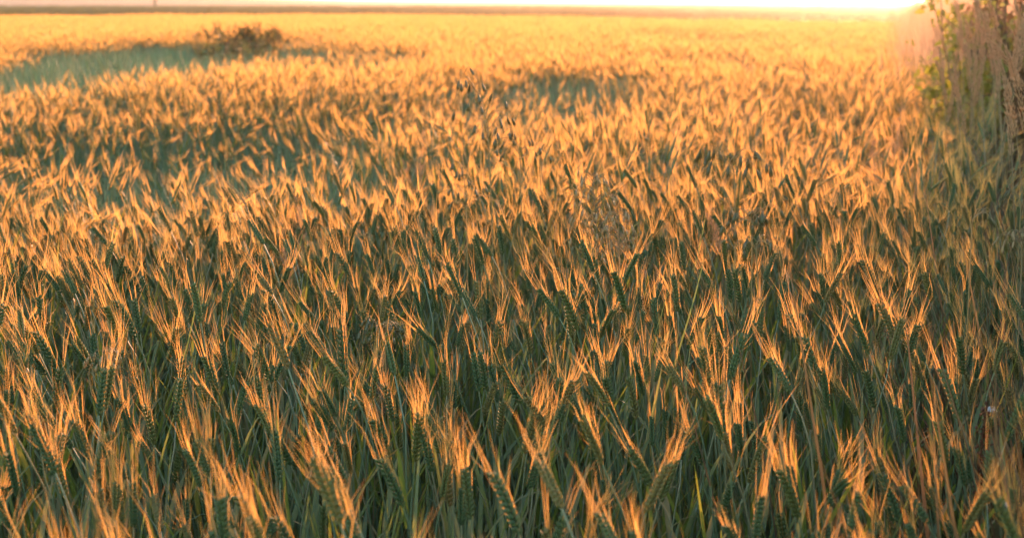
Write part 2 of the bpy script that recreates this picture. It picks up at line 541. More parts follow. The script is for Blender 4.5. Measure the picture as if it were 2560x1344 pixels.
r1 = np.random.default_rng(11)
NEAR_Y, MID_Y = 4.4, 11.0
pts = scatter(.55, NEAR_Y, .0555, 1.0, r1)
stuff_pts = []      # x, y, variant, rotation, scale
NV, NM, NF, NG = 28, 20, 8, 8
# ---- variants (kept out of the scene; they are what the stuff objects are strewn with)
var_near_parts, lib_meshes = [], []
rv = np.random.default_rng(3)
for i in range(NV):
    end, ed = rand_shape(rv)
    p = wheat(rv, end, ed, rv.uniform(.050, .080), rv.uniform(.052, .085), 0, rv.uniform(.02, .085), 4)
    var_near_parts.append((p, end, ed))
    lib_meshes.append(joined(p).mesh('wheat_plant', WHEAT))
for i in range(NM):
    end, ed = rand_shape(rv)
    p = wheat(rv, end, ed, rv.uniform(.054, .084), rv.uniform(.048, .078), 1, rv.uniform(.04, .11), 2)
    lib_meshes.append(joined(p).mesh('wheat_plant_middle', WHEAT))
FAR_CELL = .55
shoot_meshes = []
for i in range(NF):
    mb = MB()
    npl = int(300 * FAR_CELL ** 2)
    for k in range(npl):
        end, ed = rand_shape(rv)
        p = wheat(rv, end, ed, .072, .070, 2, .13, 0)
        q = rv.uniform(-.5, .5, 2) * FAR_CELL * 1.25
        joined(p, rv.random(), mb, rz(rv.normal(0, .5)), (q[0], q[1], 0), rv.uniform(.94, 1.06))
    lib_meshes.append(mb.mesh('wheat_patch', WHEAT))
def grass_clump(r, n, rad_, h0, h1, w, nseg=4):
    mb = MB()
    for k in range(n):
        q = r.normal(0, rad_, 2)
        L = r.uniform(h0, h1); ph = r.uniform(0, 2 * math.pi)
        o = np.array([math.cos(ph), math.sin(ph), 0]) + np.array([-.35, 0, 0])
        b = np.array([q[0], q[1], 0])
        P = bez(b, b + np.array([0, 0, L * .6]) + o * L * .04, b + o * L * r.uniform(.08, .30) + np.array([0, 0, L * r.uniform(.85, 1)]), nseg)
        W = w * r.uniform(.7, 1.3) * np.array([.7, 1, .8, .05]) if nseg == 4 else w * np.linspace(1, .05, nseg)
        blade(mb, P, W, [-o[1], o[0], r.normal(0, .4)], 0, r.random())
    return mb
for i in range(NG):
    lib_meshes.append(grass_clump(rv, 46, .10, .55, .93, .0075).mesh('grass_clump', [M['grass']]))
V_NEAR, V_MID, V_FAR, V_GR = 0, NV, NV + NM, NV + NM + NF

NS = 10
for i in range(NS):
    mb = MB()
    lx, ly, H = rv.normal(-.04, .05), rv.normal(0, .05), rv.uniform(.58, .86)
    t = np.linspace(0, 1, 7)
    P = bez((0, 0, 0), (lx * .2, ly * .2, H * .6), (lx, ly, H), 7)
    tube(mb, P, np.linspace(.0026, .0016, 7), 4, 0)
    for k in range(3):
        u = rv.uniform(.45, .98); c = P[int(u * 6)]
        add_leaf(mb, rv, c[2], rv.uniform(.12, .22), rv.uniform(.004, .008), rv.uniform(0, 2 * math.pi), rv.uniform(.85, 1.1), rv.uniform(-.35, -.05), (c[0], c[1]), n=6, mat=1, tint=rv.random())
    lib_meshes.append(mb.mesh('wheat_shoot', [M['stem'], M['leaf']]))
V_SH = V_GR + NG

def strew(name, meshes, P, mat_label, kind_label, cat):
    """one object: a cloud of points on which the meshes of a library collection stand"""
    lib = bpy.data.collections.new(name + '_library')
    for i, me in enumerate(meshes):
        o = bpy.data.objects.new('%s_kind_%03d' % (name, i), me)
        lib.objects.link(o)
    P = np.asarray(P, float)
    me = bpy.data.meshes.new(name)
    me.vertices.add(len(P))
    me.vertices.foreach_set('co', P[:, 0:3].ravel())
    a = me.attributes.new('variant', 'INT', 'POINT'); a.data.foreach_set('value', P[:, 3].astype(np.int32))
    a = me.attributes.new('turn', 'FLOAT_VECTOR', 'POINT'); a.data.foreach_set('vector', P[:, 4:7].astype(np.float32).ravel())
    a = me.attributes.new('size', 'FLOAT_VECTOR', 'POINT'); a.data.foreach_set('vector', P[:, 7:10].astype(np.float32).ravel())
    o = link(name, me)
    ng = bpy.data.node_groups.new(name + '_strewing', 'GeometryNodeTree')
    ng.interface.new_socket('Geometry', in_out='INPUT', socket_type='NodeSocketGeometry')
    ng.interface.new_socket('Geometry', in_out='OUTPUT', socket_type='NodeSocketGeometry')
    n, l = ng.nodes, ng.links
    gi, go = n.new('NodeGroupInput'), n.new('NodeGroupOutput')
    ci = n.new('GeometryNodeCollectionInfo')
    ci.inputs['Collection'].default_value = lib
    ci.inputs['Separate Children'].default_value = True
    ci.inputs['Reset Children'].default_value = True
    ip = n.new('GeometryNodeInstanceOnPoints')
    ip.inputs['Pick Instance'].default_value = True
    def named(nm, ty):
        q = n.new('GeometryNodeInputNamedAttribute'); q.data_type = ty
        q.inputs['Name'].default_value = nm
        return q.outputs['Attribute']
    e2r = n.new('FunctionNodeEulerToRotation')
    l.new(named('turn', 'FLOAT_VECTOR'), e2r.inputs[0])
    l.new(gi.outputs[0], ip.inputs['Points'])
    l.new(ci.outputs[0], ip.inputs['Instance'])
    l.new(named('variant', 'INT'), ip.inputs['Instance Index'])
    l.new(e2r.outputs[0], ip.inputs['Rotation'])
    l.new(named('size', 'FLOAT_VECTOR'), ip.inputs['Scale'])
    l.new(ip.outputs[0], go.inputs[0])
    md = o.modifiers.new('strewing', 'NODES'); md.node_group = ng
    tag(o, kind_label, cat, None, 'stuff')
    return o

# ---- choose the stalks that show largest: they become things
keep = []
for x, y in pts:
    if r1.random() < .42 * min(1, max(0, (3.9 - y) / 1.6)):         # late shoots without an ear
        stuff_pts.append((x, y, 0, V_SH + r1.integers(NS), 0, 0, r1.uniform(0, 6.28), 1, 1, r1.uniform(.9, 1.1)))
        continue
    if any((x - h.x) ** 2 + (y - h.y) ** 2 < .03 ** 2 for h in hero_pts): continue
    if any(h.y - .24 < y < h.y and abs(x - h.x * y / h.y) < .022 for h in hero_pts): continue
    keep.append((x, y))
keep = np.array(keep)
info = []
for x, y in keep:
    v = int(r1.integers(NV)); yaw = r1.normal(0, .45); sc = r1.normal(1, .035)
    p_, end, ed = var_near_parts[v]
    hgt = 1 + .05 * mnoise.noise((x * 1.4, y * 1.1, 9.0)) - .10 * patch(x, y)
    R = rz(yaw)
    e = R @ np.array(end) * sc; e[2] *= hgt
    u, w = pix(x + e[0], y + e[1], e[2] + .05)
    d = R @ unit(ed)
    info.append((x, y, v, yaw, sc, sc * hgt, u, w, math.degrees(math.atan2(d[0], d[2])), y))
order = sorted(range(len(info)), key=lambda i: info[i][9])
n_single = 300 - len(HERO)
single = [i for i in order if 20 < info[i][6] < 2540 and 60 < info[i][7] < 1330][:n_single]
sset = set(single)
for i, t in enumerate(info):
    if i in sset: continue
    stuff_pts.append((t[0], t[1], 0, V_NEAR + t[2], 0, 0, t[3], t[4], t[4], t[5]))
gstuff = []
# ---- middle distance
for x, y in scatter(NEAR_Y, MID_Y, .058, .8, r1):
    m = patch(x, y)
    n1 = mnoise.noise((x * 1.1, y * .7, 9.0))
    if r1.random() < m * .84:
        if r1.random() < .40:
            s_ = r1.uniform(.92, 1.1)
            gstuff.append((x, y, 0, r1.integers(NG), 0, 0, r1.uniform(0, 6.28), s_, s_, s_ * (.99 - .06 * m)))
        continue
    s_ = r1.normal(1, .04)
    stuff_pts.append((x, y, 0, V_MID + r1.integers(NM), 0, 0, r1.normal(0, .45), s_, s_, s_ * (1 + .06 * n1 - .13 * m)))
# ---- far
y = MID_Y
while y < 108:
    cell = FAR_CELL
    for x in np.arange(-.42 * y - 1, min(.42 * y + 1, hedge_x(y) + .3), cell):
        xx, yy = x + r1.uniform(-.2, .2), y + r1.uniform(-.2, .2)
        if yy > far_edge(xx, yy): continue
        m = patch(xx, yy)
        n1 = mnoise.noise((xx * .5, yy * .35, 9.0))
        if m > .25 and r1.random() < m * .95:
            for k in range(10):
                s_ = r1.uniform(.98, 1.16)
                gstuff.append((xx + r1.uniform(-.3, .3), yy + r1.uniform(-.3, .3), 0, r1.integers(NG), 0, 0, r1.uniform(0, 6.28), s_ * 1.3, s_ * 1.3, s_))
            continue
        stuff_pts.append((xx, yy, 0, V_FAR + r1.integers(NF), 0, 0, r1.normal(0, .3), 1, 1, 1 + .05 * n1 - .05 * m))
    y += cell
strew('wheat_crop', lib_meshes, stuff_pts, '', 'dense green wheat with sunlit golden beards covering the field behind the front stalks', 'wheat crop')
strew('weed_grass', lib_meshes[V_GR:V_SH], gstuff, '', 'grey green grass growing in beardless patches of the wheat', 'grass')

# ---- single stalks
GROUP = 'bearded wheat stalks at the near edge of the field'
var_part_mesh = []
for p, end, ed in var_near_parts:
    var_part_mesh.append((p['stem'].mesh('stem', [M['stem']]), p['ear'].mesh('ear', [M['ear']]), p['awns'].mesh('awns', [M['awn']]),
                          [q.mesh('leaf', [M['leaf']]) for q in p['leaf']]))
def stalk(parts, loc, yaw, size, label):
    e = link('wheat_plant', None)
    e.empty_display_size = .05
    e.location = loc; e.rotation_euler = (0, 0, yaw); e.scale = size
    tag(e, label, 'wheat', GROUP)
    st, er, aw, lf = parts
    link('stem', st, e)
    eo = link('ear', er, e)
    a = link('awns', aw, eo); a['kind'] = 'stuff'
    for m in lf: link('leaf', m, e)
    return e
ORD = ['leftmost', 'second from left', 'third from left', 'fourth from left', 'fifth from left', 'sixth from left', 'seventh from left', 'eighth from left', 'ninth from left', 'tenth from left', 'eleventh from left', 'twelfth from left']
COLS = ['at the left edge', 'in the left part', 'left of the middle', 'in the middle', 'right of the middle', 'in the right part', 'at the shaded right edge']
ROWS = [(1240, 'bottom row'), (1120, 'second row'), (1000, 'third row'), (0, 'back row')]
zones = {}
for i in single:
    u, w, ang = info[i][6], info[i][7], info[i][8]
    col = min(6, int(u / 2560 * 7))
    row = next(nm for lim, nm in ROWS if w >= lim)
    lean = 'leaning far left' if ang < -24 else 'leaning left' if ang < -8 else 'upright' if ang < 6 else 'leaning right'
    zones.setdefault((row, col, lean), []).append((u, i))
for (row, col, lean), L in zones.items():
    L.sort()
    for k, (u, i) in enumerate(L):
        t = info[i]
        if len(L) == 1: lab = f'bearded wheat {lean}, alone so {COLS[col]} of the {row}'
        else: lab = f'bearded wheat {lean}, {ORD[min(k, 11)]} {COLS[col]} of the {row}'
        if len(lab.split()) > 16: lab = lab.replace('bearded wheat', 'wheat')
        stalk(var_part_mesh[t[2]], (t[0], t[1], 0), t[3], (t[4], t[4], t[5]), lab)
rh = np.random.default_rng(21)
for (bx, by, tx, ty, lab), P in zip(HERO, hero_pts):
    depth = P.y
    T = Vector(at_y(tx, ty, depth))
    d = np.array(T - P); L = np.linalg.norm(d)
    d[1] += rh.normal(0, .2) * L
    k = rh.uniform(.25, .6)
    foot = np.array([P.x - d[0] / L * k * .45, P.y - rh.normal(0, .03), 0])
    end = np.array(P) - foot
    p = wheat(rh, end, d, max(.06, L), rh.uniform(.070, .10), 0, rh.uniform(.05, .13), 4)
    parts = (p['stem'].mesh('stem', [M['stem']]), p['ear'].mesh('ear', [M['ear']]), p['awns'].mesh('awns', [M['awn']]), [q.mesh('leaf', [M['leaf']]) for q in p['leaf']])
    stalk(parts, foot, 0, (1, 1, 1), lab)

# ------------------------------------------------------------------ beyond the crop
def weed(r, h, n, spread, mats, leafy=.5, lw=.012):
    """a tall bushy weed: a few stems that carry leaves and ragged seed tops"""
    stems, leaves, tops = MB(), MB(), MB()
    for k in range(n):
        ph = r.uniform(0, 2 * math.pi); o = np.array([math.cos(ph), math.sin(ph), 0])
        b = o * r.uniform(0, spread * .4)
        L = h * r.uniform(.65, 1.05)
        P = bez(b, b + np.array([0, 0, L * .6]), b + o * spread * r.uniform(.1, .9) + np.array([0, 0, L]), 6)
        tube(stems, P, np.linspace(.004, .0015, 6), 3, 0, r.random())
        for j in range(int(14 * leafy) + 3):
            u = r.uniform(.25, .95); c = P[int(u * 5)] * (1 - (u * 5) % 1) + P[min(5, int(u * 5) + 1)] * ((u * 5) % 1)
            d = unit(r.normal(0, 1, 3) * np.array([1, 1, .5]) + np.array([0, 0, .35]))
            LL = r.uniform(.05, .11)
            blade(leaves, bez(c, c + d * LL * .6 + np.array([0, 0, .015]), c + d * LL, 4), lw * np.array([.6, 1.3, 1, .05]), np.cross(d, r.normal(0, 1, 3)), 0, r.random())
        for j in range(26):
            c = P[-1] - np.array([0, 0, 1]) * r.uniform(0, .16) + r.normal(0, .012, 3)
            lens(tops, c, r.normal(0, .5, 3) + np.array([0, 0, 1]), [1, 0, 0], r.uniform(.012, .022), .006, .006, 0, r.random(), rings=((.5, 1),), k=3)
    return [('stem', stems.mesh('stem', [mats[0]])), ('foliage', leaves.mesh('foliage', [mats[1]])), ('seed_head', tops.mesh('seed_head', [mats[2]]), True)]

def build(name, parts, loc, yaw=0, size=1.0, label=None, cat=None, group=None):
    e = link(name, None); e.empty_display_size = .1
    e.location = loc; e.rotation_euler = (0, 0, yaw); e.scale = (size, size, size) if np.isscalar(size) else size
    tag(e, label, cat, group)
    for q in parts:
        o = link(q[0], q[1], e)
        if len(q) > 2 and q[2]: o['kind'] = 'stuff'
    return e

re_ = np.random.default_rng(31)
# ragged green weeds along the crop's far side
wk = [grass_clump(re_, 40, .22, .75, 1.22, .016).mesh('margin_clump', [M['margin']]) for i in range(6)]
wp = []
for px in np.arange(-150, 2330, 3.0):
    th = (px - 1280) / FPX
    Y0 = FPX * .41 / (np.interp(px, [-800, 0, 900, 1500, 1800, 2300], [34, 31.5, 28.5, 34, 38, 44]) - 4)
    for k in range(3):
        Y = Y0 + .6 + abs(re_.normal(0, 2.2))
        n1 = mnoise.noise((px * .02, 3.3, 0)) + .5 * mnoise.noise((px * .07, 1.3, 0))
        hz = .90 + .12 * n1 + re_.normal(0, .05) + (.18 if 10 < px < 90 else 0)
        wp.append((th * Y + re_.normal(0, .2), Y, 0, re_.integers(6), 0, 0, re_.uniform(0, 6.28), 1.2, 1.2, hz))
strew('verge_weeds', wk, wp, '', 'strip of dark green weeds along the far side of the wheat', 'weeds')
# low crop of the field beyond
gp = []
for k in range(5200):
    Y = 118 + 240 * re_.random() ** 1.3
    gp.append((re_.uniform(-.45, .32) * Y, Y, .04, re_.integers(6), 0, 0, re_.uniform(0, 6.28), 3.0, 3.0, re_.uniform(.32, .5)))
strew('beet_crop', wk, gp, '', 'low pale green crop in the flat field beyond the wheat', 'crop')

# the far pole
P = at(388, 21, .04)
pole = link('utility_pole', None); pole.location = P
tag(pole, 'thin dark wooden pole standing alone far off at the top left', 'pole')
mb = MB(); tube(mb, [(0, 0, -.3), (0, 0, 3), (.05, 0, 8.4)], [.26, .24, .19], 10)
link('shaft', mb.mesh('shaft', [M['pole']]), pole)
mb = MB()
tube(mb, [(-1.0, 0, 7.7), (1.0, 0, 7.7)], [.08, .08], 6)
link('crossarm', mb.mesh('crossarm', [M['pole']]), pole)
for x in (-.85, 0, .85):
    mb = MB(); tube(mb, [(x, 0, 7.78), (x, 0, 7.85), (x, 0, 7.9), (x, 0, 8.0)], [.03, .07, .05, .02], 8)
    link('insulator', mb.mesh('insulator', [M['pole']]), pole)

# the weedy mound in the crop, upper left
MOUND = [(520, 128, 1.10, 'stem of tall weeds with reddish seed tops'), (556, 130, 1.18, ''), (590, 132, 1.22, ''), (628, 132, 1.20, ''), (662, 130, 1.22, ''), (690, 128, 1.12, ''),
         (540, 150, 1.02, ''), (610, 152, 1.06, ''), (650, 154, 1.05, '')]
mk = [weed(re_, 1.0, 30, .34, (M['dead'], M['margin'], M['dock']), 1.2, .022) for i in range(3)]
ml = ['leftmost tall dark weed of the mound in the beardless patch, upper left', 'second tall dark weed from left on the mound in the beardless patch',
      'third tall dark weed from left along the top of the green mound', 'fourth tall dark weed from left along the top of the green mound',
      'reddish topped weed near the right end of the green mound', 'rightmost low weed at the end of the green mound',
      'shorter weed in front of the left end of the green mound', 'shorter weed in front of the middle of the green mound', 'shorter weed in front of the right end of the green mound']
for i, (px, py, h, _) in enumerate(MOUND):
    P = at(px, py, .80)
    build('tall_weed', mk[i % 3], (P.x, P.y, 0), re_.uniform(0, 6), (1, 1, h), ml[i], 'weed', 'dark weeds rising from the wheat at the upper left')

# ------------------------------------------------------------------ the overgrown margin on the right
mg = [grass_clump(re_, 46, .13, .45, 1.05, .009).mesh('margin_tuft', [M['margin']]) for i in range(6)]
mg += [grass_clump(re_, 50, .12, .6, 1.35, .007).mesh('dead_tuft', [M['dead']]) for i in range(6)]
mg += [grass_clump(re_, 44, .12, .6, 1.35, .007).mesh('lit_dead_tuft', [M['lit_dead']]) for i in range(6)]
mp = []
for k in range(9000):
    Y = 1.0 + 62 * re_.random() ** 2.0
    wdt = 3.6
    q = re_.random() ** 1.15
    x = hedge_x(Y) - .06 + q * wdt
    if x > .46 * Y + 1.6: continue
    dead = re_.random() < (.30 + .45 * min(1, q * 4))
    s_ = re_.uniform(.8, 1.12) * ((.80 + .42 * min(1, q * 3.5)) if Y > 11 or Y < 3 else .74 + .16 * min(1, q * 3.5))
    if Y > 11:
        dead = True; s_ *= 1.28
        if re_.random() < .5: continue
    mp.append((x, Y, 0, re_.integers(6) + (12 if Y > 11 else 6 if dead else 0), 0, 0, re_.uniform(0, 6.28), 1.1, 1.1, s_))
for k in range(260):                                  # tall dead stems along the sunlit end of the margin
    Y = 11 + 22 * re_.random() ** 1.3
    mp.append((hedge_x(Y) + re_.uniform(-.05, .7), Y, 0, re_.integers(6) + 12, 0, 0, re_.uniform(0, 6.28), 1.2, 1.2, re_.uniform(1.05, 1.5)))
strew('margin_grass', mg, mp, '', 'tangle of green and dead brown grass filling the field margin on the right', 'grass')

def reed(r, h, pl, lean, nod):
    st, pm, lf = MB(), MB(), []
    end = np.array([lean, r.normal(0, .05), h])
    P = bez((0, 0, 0), (lean * .1, 0, h * .6), end, 9)
    d = unit(P[-1] - P[-2]); tip = end + unit(d + np.array([nod, 0, 0])) * pl
    tube(st, P, np.linspace(.0032, .0016, 9), 4)
    A = bez(end - d * .01, end + d * pl * .55, tip, 10)
    tube(st, A, np.linspace(.0015, .0005, 10), 3)
    for k in range(230):
        u = r.uniform(0, .98); i = min(8, int(u * 9)); c = A[i] * (1 - (u * 9 - i)) + A[i + 1] * (u * 9 - i)
        ax = unit(A[min(9, i + 1)] - A[i]); q = r.uniform(0, 2 * math.pi); a, b = perp(ax); v = a * math.cos(q) + b * math.sin(q)
        w = .012 * math.sin(math.pi * min(1, .12 + u * .95)) ** .7 * r.uniform(.4, 1.2)
        dd = unit(ax + v * .35)
        lens(pm, c + v * w * .55, dd, b, r.uniform(.012, .024), .0030, .0030, 0, r.random(), rings=((.4, 1),), k=3)
    for z in (.25, .45, .62):
        m = MB(); add_leaf(m, r, z * h, r.uniform(.25, .4), .008, r.uniform(0, 6.28), .7, r.uniform(0, .5), (lean * z * z, 0), 7)
        lf.append(m.mesh('leaf', [M['dead']]))
    return [('stem', st.mesh('stem', [M['reed']])), ('plume', pm.mesh('plume', [M['plume']]))] + [('leaf', q) for q in lf]
rk = [reed(re_, 1.32, .24, -.05, -.05), reed(re_, 1.36, .26, -.14, -.12), reed(re_, 1.28, .22, .05, .06), reed(re_, 1.34, .28, -.22, -.30), reed(re_, 1.30, .24, -.02, .02), reed(re_, 1.36, .25, .10, -.05)]
RL = ['pale feathery reed plume', 'slim tan reed plume', 'nodding tan reed plume']
reeds = []
# plume tips read off the photograph: px, py, distance past which they stand
for px, py, Y, k in [(2540, 95, 4.3, 3), (2528, 135, 4.0, 1), (2552, 180, 3.9, 0), (2392, 205, 5.2, 1), (2512, 170, 4.3, 1), (2500, 20, 5.6, 0), (2478, 0, 5.8, 1), (2452, 8, 6.2, 4), (2462, 40, 5.6, 1),
                     (2440, 55, 6.4, 0), (2424, 60, 6.6, 1), (2402, 40, 7.0, 3), (2405, 95, 6.0, 1), (2388, 60, 7.4, 4), (2360, 98, 6.8, 1), (2372, 110, 6.4, 0), (2532, 8, 5.4, 4), (2548, 20, 5.2, 1),
                     (2516, 60, 5.3, 0), (2490, 75, 5.6, 4), (2472, 90, 5.8, 1), (2448, 100, 6.0, 2), (2430, 120, 6.2, 4), (2556, 60, 4.8, 5), (2395, 20, 7.6, 1), (2418, -10, 7.0, 0), (2435, -20, 6.6, 4),
                     (2380, 150, 6.0, 2), (2410, 150, 5.8, 0), (2350, 160, 6.6, 1), (2470, -30, 5.6, 0), (2545, -30, 5.0, 2), (2350, 90, 8.5, 0), (2335, 60, 10, 1), (2342, 20, 11, 4)]:
    reeds.append((px, py, Y, k))
for k in range(46):
    Y = 8 + 30 * (k / 46) ** 1.4
    px = 1280 + FPX * (hedge_x(Y) + re_.uniform(.15, 1.5)) / Y
    reeds.append((px, re_.uniform(-30, 60) if Y < 18 else re_.uniform(-12, 30), Y, int(re_.integers(6))))
reeds.sort(key=lambda t: t[2])
for i, (px, py, Y, k) in enumerate(reeds):
    T = at_y(px, py, Y)
    s_ = max(.55, T.z / (1.34 + .24))
    tipx = {0: -.06, 1: -.17, 2: .06, 3: -.30, 4: -.02, 5: .10}[k] * s_
    zone = 'at the right edge' if px > 2520 else 'right of the yellow green bush' if px > 2440 else 'before the yellow green bush' if px > 2330 else 'in the glowing far end of the margin'
    reeds[i] = (T.x - tipx, Y, s_, k, zone, px)
zr = {}
for t in reeds: zr.setdefault(t[4], []).append(t)
for zone, L in zr.items():
    L.sort(key=lambda t: t[5])
    for j, (x, y, s_, k, zn, px) in enumerate(L):
        o_ = ['first', 'second', 'third', 'fourth', 'fifth', 'sixth', 'seventh', 'eighth', 'ninth', 'tenth', 'eleventh', 'twelfth', 'thirteenth', 'fourteenth', 'fifteenth', 'sixteenth', 'seventeenth', 'eighteenth', 'nineteenth', 'twentieth']
        n_ = o_[j] if j < 20 else 'twenty-' + o_[j - 20] if j < 29 else 'thirtieth' if j == 29 else ('thirty-' + o_[j - 30]) if j < 39 else 'fortieth' if j == 39 else 'forty-' + o_[j - 40]
        build('plume_reed', rk[k], (x, y, 0), 0, s_, f'{["pale", "slim", "stiff", "nodding", "upright", "loose"][k]} tan plume reed, {n_} from left {zn}', 'reed', 'tan plume reeds along the right margin')

def bush(r, h, w, nleaf, lmat, lsize, nb=9):
    tr, cr = MB(), MB()
    ends = []
    for k in range(nb):
        ph = r.uniform(0, 2 * math.pi); o = np.array([math.cos(ph), math.sin(ph), 0])
        L = h * r.uniform(.6, .98)
        P = bez(o * .04, o * w * .25 + np.array([0, 0, L * .5]), o * w * r.uniform(.3, 1) + np.array([0, 0, L]), 8)
        tube(tr, P, np.linspace(.014, .003, 8), 5, 0, r.random())
        for j in range(7):
            c = P[r.integers(2, 8)]
            q = c + r.normal(0, 1, 3) * np.array([w * .35, w * .35, h * .10]) + np.array([0, 0, h * .05])
            tube(tr, [c, (c + q) / 2 + np.array([0, 0, .02]), q], [.004, .003, .0015], 3, 0, r.random())
            ends.append((c, q))
    for k in range(nleaf):
        c, q = ends[r.integers(len(ends))]
        p = c + (q - c) * r.uniform(.2, 1.1) + r.normal(0, .035, 3)
        d = unit(r.normal(0, 1, 3) + np.array([0, 0, .1])); LL = lsize * r.uniform(.6, 1.2)
        blade(cr, [p, p + d * LL * .5 + np.array([0, 0, .004]), p + d * LL - np.array([0, 0, .008])], LL * np.array([.15, .62, .04]), np.cross(d, r.normal(0, 1, 3)), 0, r.random(), .1)
    return [('trunk', tr.mesh('trunk', [M['wood']])), ('crown', cr.mesh('crown', [lmat]), True)]
b1 = bush(re_, 1.75, .26, 2100, M['bushleaf'], .055)
b2 = bush(re_, 2.6, .42, 2200, M['brownleaf'], .06, 13)
b3 = bush(re_, 2.0, .42, 2200, M['bushleaf'], .05, 11)
BG = 'bushes in the right margin'
P = at_y(2428, 120, 7.4); build('leafy_bush', b1, (P.x, 7.4, 0), .4, .78, 'small yellow green bush left of the brown reeds', 'bush', BG)
P = at_y(2495, 20, 7.9); build('leafy_bush', b3, (P.x, 7.9, 0), 1.4, 1.0, 'taller yellow green bush cut by the top of the picture behind the reeds', 'bush', BG)
P = at_y(2530, 20, 8.6); build('brown_bush', b2, (P.x, 8.6, 0), 2.4, .9, 'dark brown bush behind the tan reeds, left of the corner', 'bush', BG)
P = at_y(2590, 20, 7.6); build('brown_bush', b2, (P.x, 7.6, 0), .9, .95, 'dark brown bush filling the top right corner', 'bush', BG)

# ------------------------------------------------------------------ wild oats, silky grasses and other weeds that stand in the crop
def oat(r, foot, path_end, tipdir, nwh, mat, sp=.022, droop=1.0, reach=.09, dense=3, side=0):
    """stem from FOOT to PATH_END, then a loose panicle along TIPDIR with hanging spikelets"""
    st, sk = MB(), []
    foot, e, tip = np.zeros(3), np.array(path_end) - np.array(foot), np.array(tipdir) - np.array(foot)
    P = bez(foot, np.array([e[0] * .5, e[1] * .5, e[2] * .6]), e, 9)
    tube(st, P, np.linspace(.0022, .0013, 9), 4)
    d = unit(P[-1] - P[-2]); L = np.linalg.norm(tip - e)
    A = bez(e, e + d * L * .6, tip, 9)
    tube(st, A, np.linspace(.0013, .0005, 9), 4)
    spk = MB(); out = []
    for i in range(nwh):
        u = i / max(1, nwh - 1); k = min(7, int(u * 8)); c = A[k] + (A[k + 1] - A[k]) * (u * 8 - k)
        n_ = max(1, int(round(dense * (1 - .55 * u))))
        for j in range(n_):
            ph = r.uniform(0, 2 * math.pi)
            o = np.array([math.cos(ph) + side, math.sin(ph) * .6, 0])
            l = reach * (1 - .65 * u) * r.uniform(.5, 1.15)
            q = c + o * l + np.array([0, 0, l * r.uniform(.0, .5)])
            b = bez(c, c + o * l * .6 + np.array([0, 0, l * .75]), q, 5)
            tube(st, b, [.0009, .0008, .0007, .0006, .0005], 3)
            dr = np.array([o[0] * .25, o[1] * .25, -1 * droop + (1 - droop) * .8]); dr = unit(dr + r.normal(0, .16, 3))
            m = MB()
            s2 = sp * r.uniform(.98, 1.25)
            lens(m, q, dr, [1, .3, 0], s2, s2 * .25, s2 * .19, 0, r.random(), k=5)
            for sg in (-1, 1):
                lens(m, q, dr + np.array([.16 * sg, 0, 0]), [1, .3, 0], s2 * .95, s2 * .14, s2 * .16, 0, r.random(), rings=((.35, 1), (.7, .6)), k=4)
            tube(m, [q + dr * s2 * .6, q + dr * s2 * 1.25 + r.normal(0, .002, 3), q + dr * s2 * 1.7 + r.normal(0, .004, 3)], [.0004, .0003, .0001], 3)
            out.append(m)
    ps = [('stem', st.mesh('stem', [M['oatstem'] if mat is M['oat'] else M['reed']]))]
    ps += [('spikelet', m.mesh('spikelet', [mat])) for m in out]
    lm = MB(); add_leaf(lm, r, .5, .25, .009, r.uniform(0, 6), .6, .3, (0, 0), 7); ps.append(('leaf', lm.mesh('leaf', [M['leaf']])))
    return ps
ro = np.random.default_rng(77)
def put_oat(Y, base_px, end_px, tip_px, *a, label='', group=None, cat='wild oat', name='wild_oat', **k):
    b = at_y(base_px[0], base_px[1], Y); f = np.array([b.x, Y, 0])
    e, t = at_y(end_px[0], end_px[1], Y), at_y(tip_px[0], tip_px[1], Y)
    build(name, oat(ro, f, np.array(e), np.array(t), *a, **k), f, 0, 1, label, cat, group)
WG = 'wild oats standing in the wheat'
put_oat(3.35, (1262, 700), (1222, 350), (1160, 185), 9, M['oat'], .022, reach=.085, dense=3, label='tallest wild oat, drooping left far above the middle of the crop', group=WG)
put_oat(3.55, (1330, 760), (1300, 400), (1262, 330), 6, M['oat'], .020, reach=.07, dense=4, label='wild oat with a dark cluster of hanging spikelets just right of the tallest oat', group=WG)
put_oat(3.3, (1178, 760), (1166, 520), (1150, 410), 6, M['oat'], .020, reach=.06, dense=3, label='small green wild oat left of and below the tallest oat', group=WG)
put_oat(3.05, (1868, 800), (1836, 440), (1772, 380), 8, M['oat'], .026, reach=.09, dense=3, label='wild oat with long dark spikelets arching left, right of centre', group=WG)
put_oat(2.95, (1900, 820), (1880, 560), (1800, 610), 8, M['oat'], .024, reach=.06, dense=3, label='low wild oat bent over to the left beneath the arching oat', group=WG)
put_oat(2.8, (1985, 860), (1890, 620), (1960, 640), 5, M['oat'], .024, reach=.05, dense=2, label='thin wild oat bowing right between tilted dark ears', group=WG)
put_oat(3.2, (1500, 760), (1492, 640), (1478, 440), 15, M['dryoat'], .018, reach=.085, dense=7, label='dense dry pale oat panicle standing upright right of the centre', group=WG)
put_oat(3.15, (1560, 780), (1548, 640), (1545, 530), 10, M['dryoat'], .016, reach=.06, dense=5, label='smaller dry pale oat panicle beside the dense dry one', group=WG)
put_oat(3.0, (2555, 700), (2552, 520), (2520, 470), 6, M['oat'], .020, reach=.05, dense=2, label='wild oat hanging in the dark margin at the right edge', group=WG)
put_oat(2.6, (2440, 720), (2430, 560), (2470, 530), 5, M['oat'], .020, reach=.05, dense=2, label='wild oat arching right among the shaded right ears', group=WG)
put_oat(2.5, (1000, 1000), (960, 850), (930, 800), 8, M['oat'], .016, reach=.05, dense=4, label='short wild oat sunk in the shade between ears near the centre', group=WG)
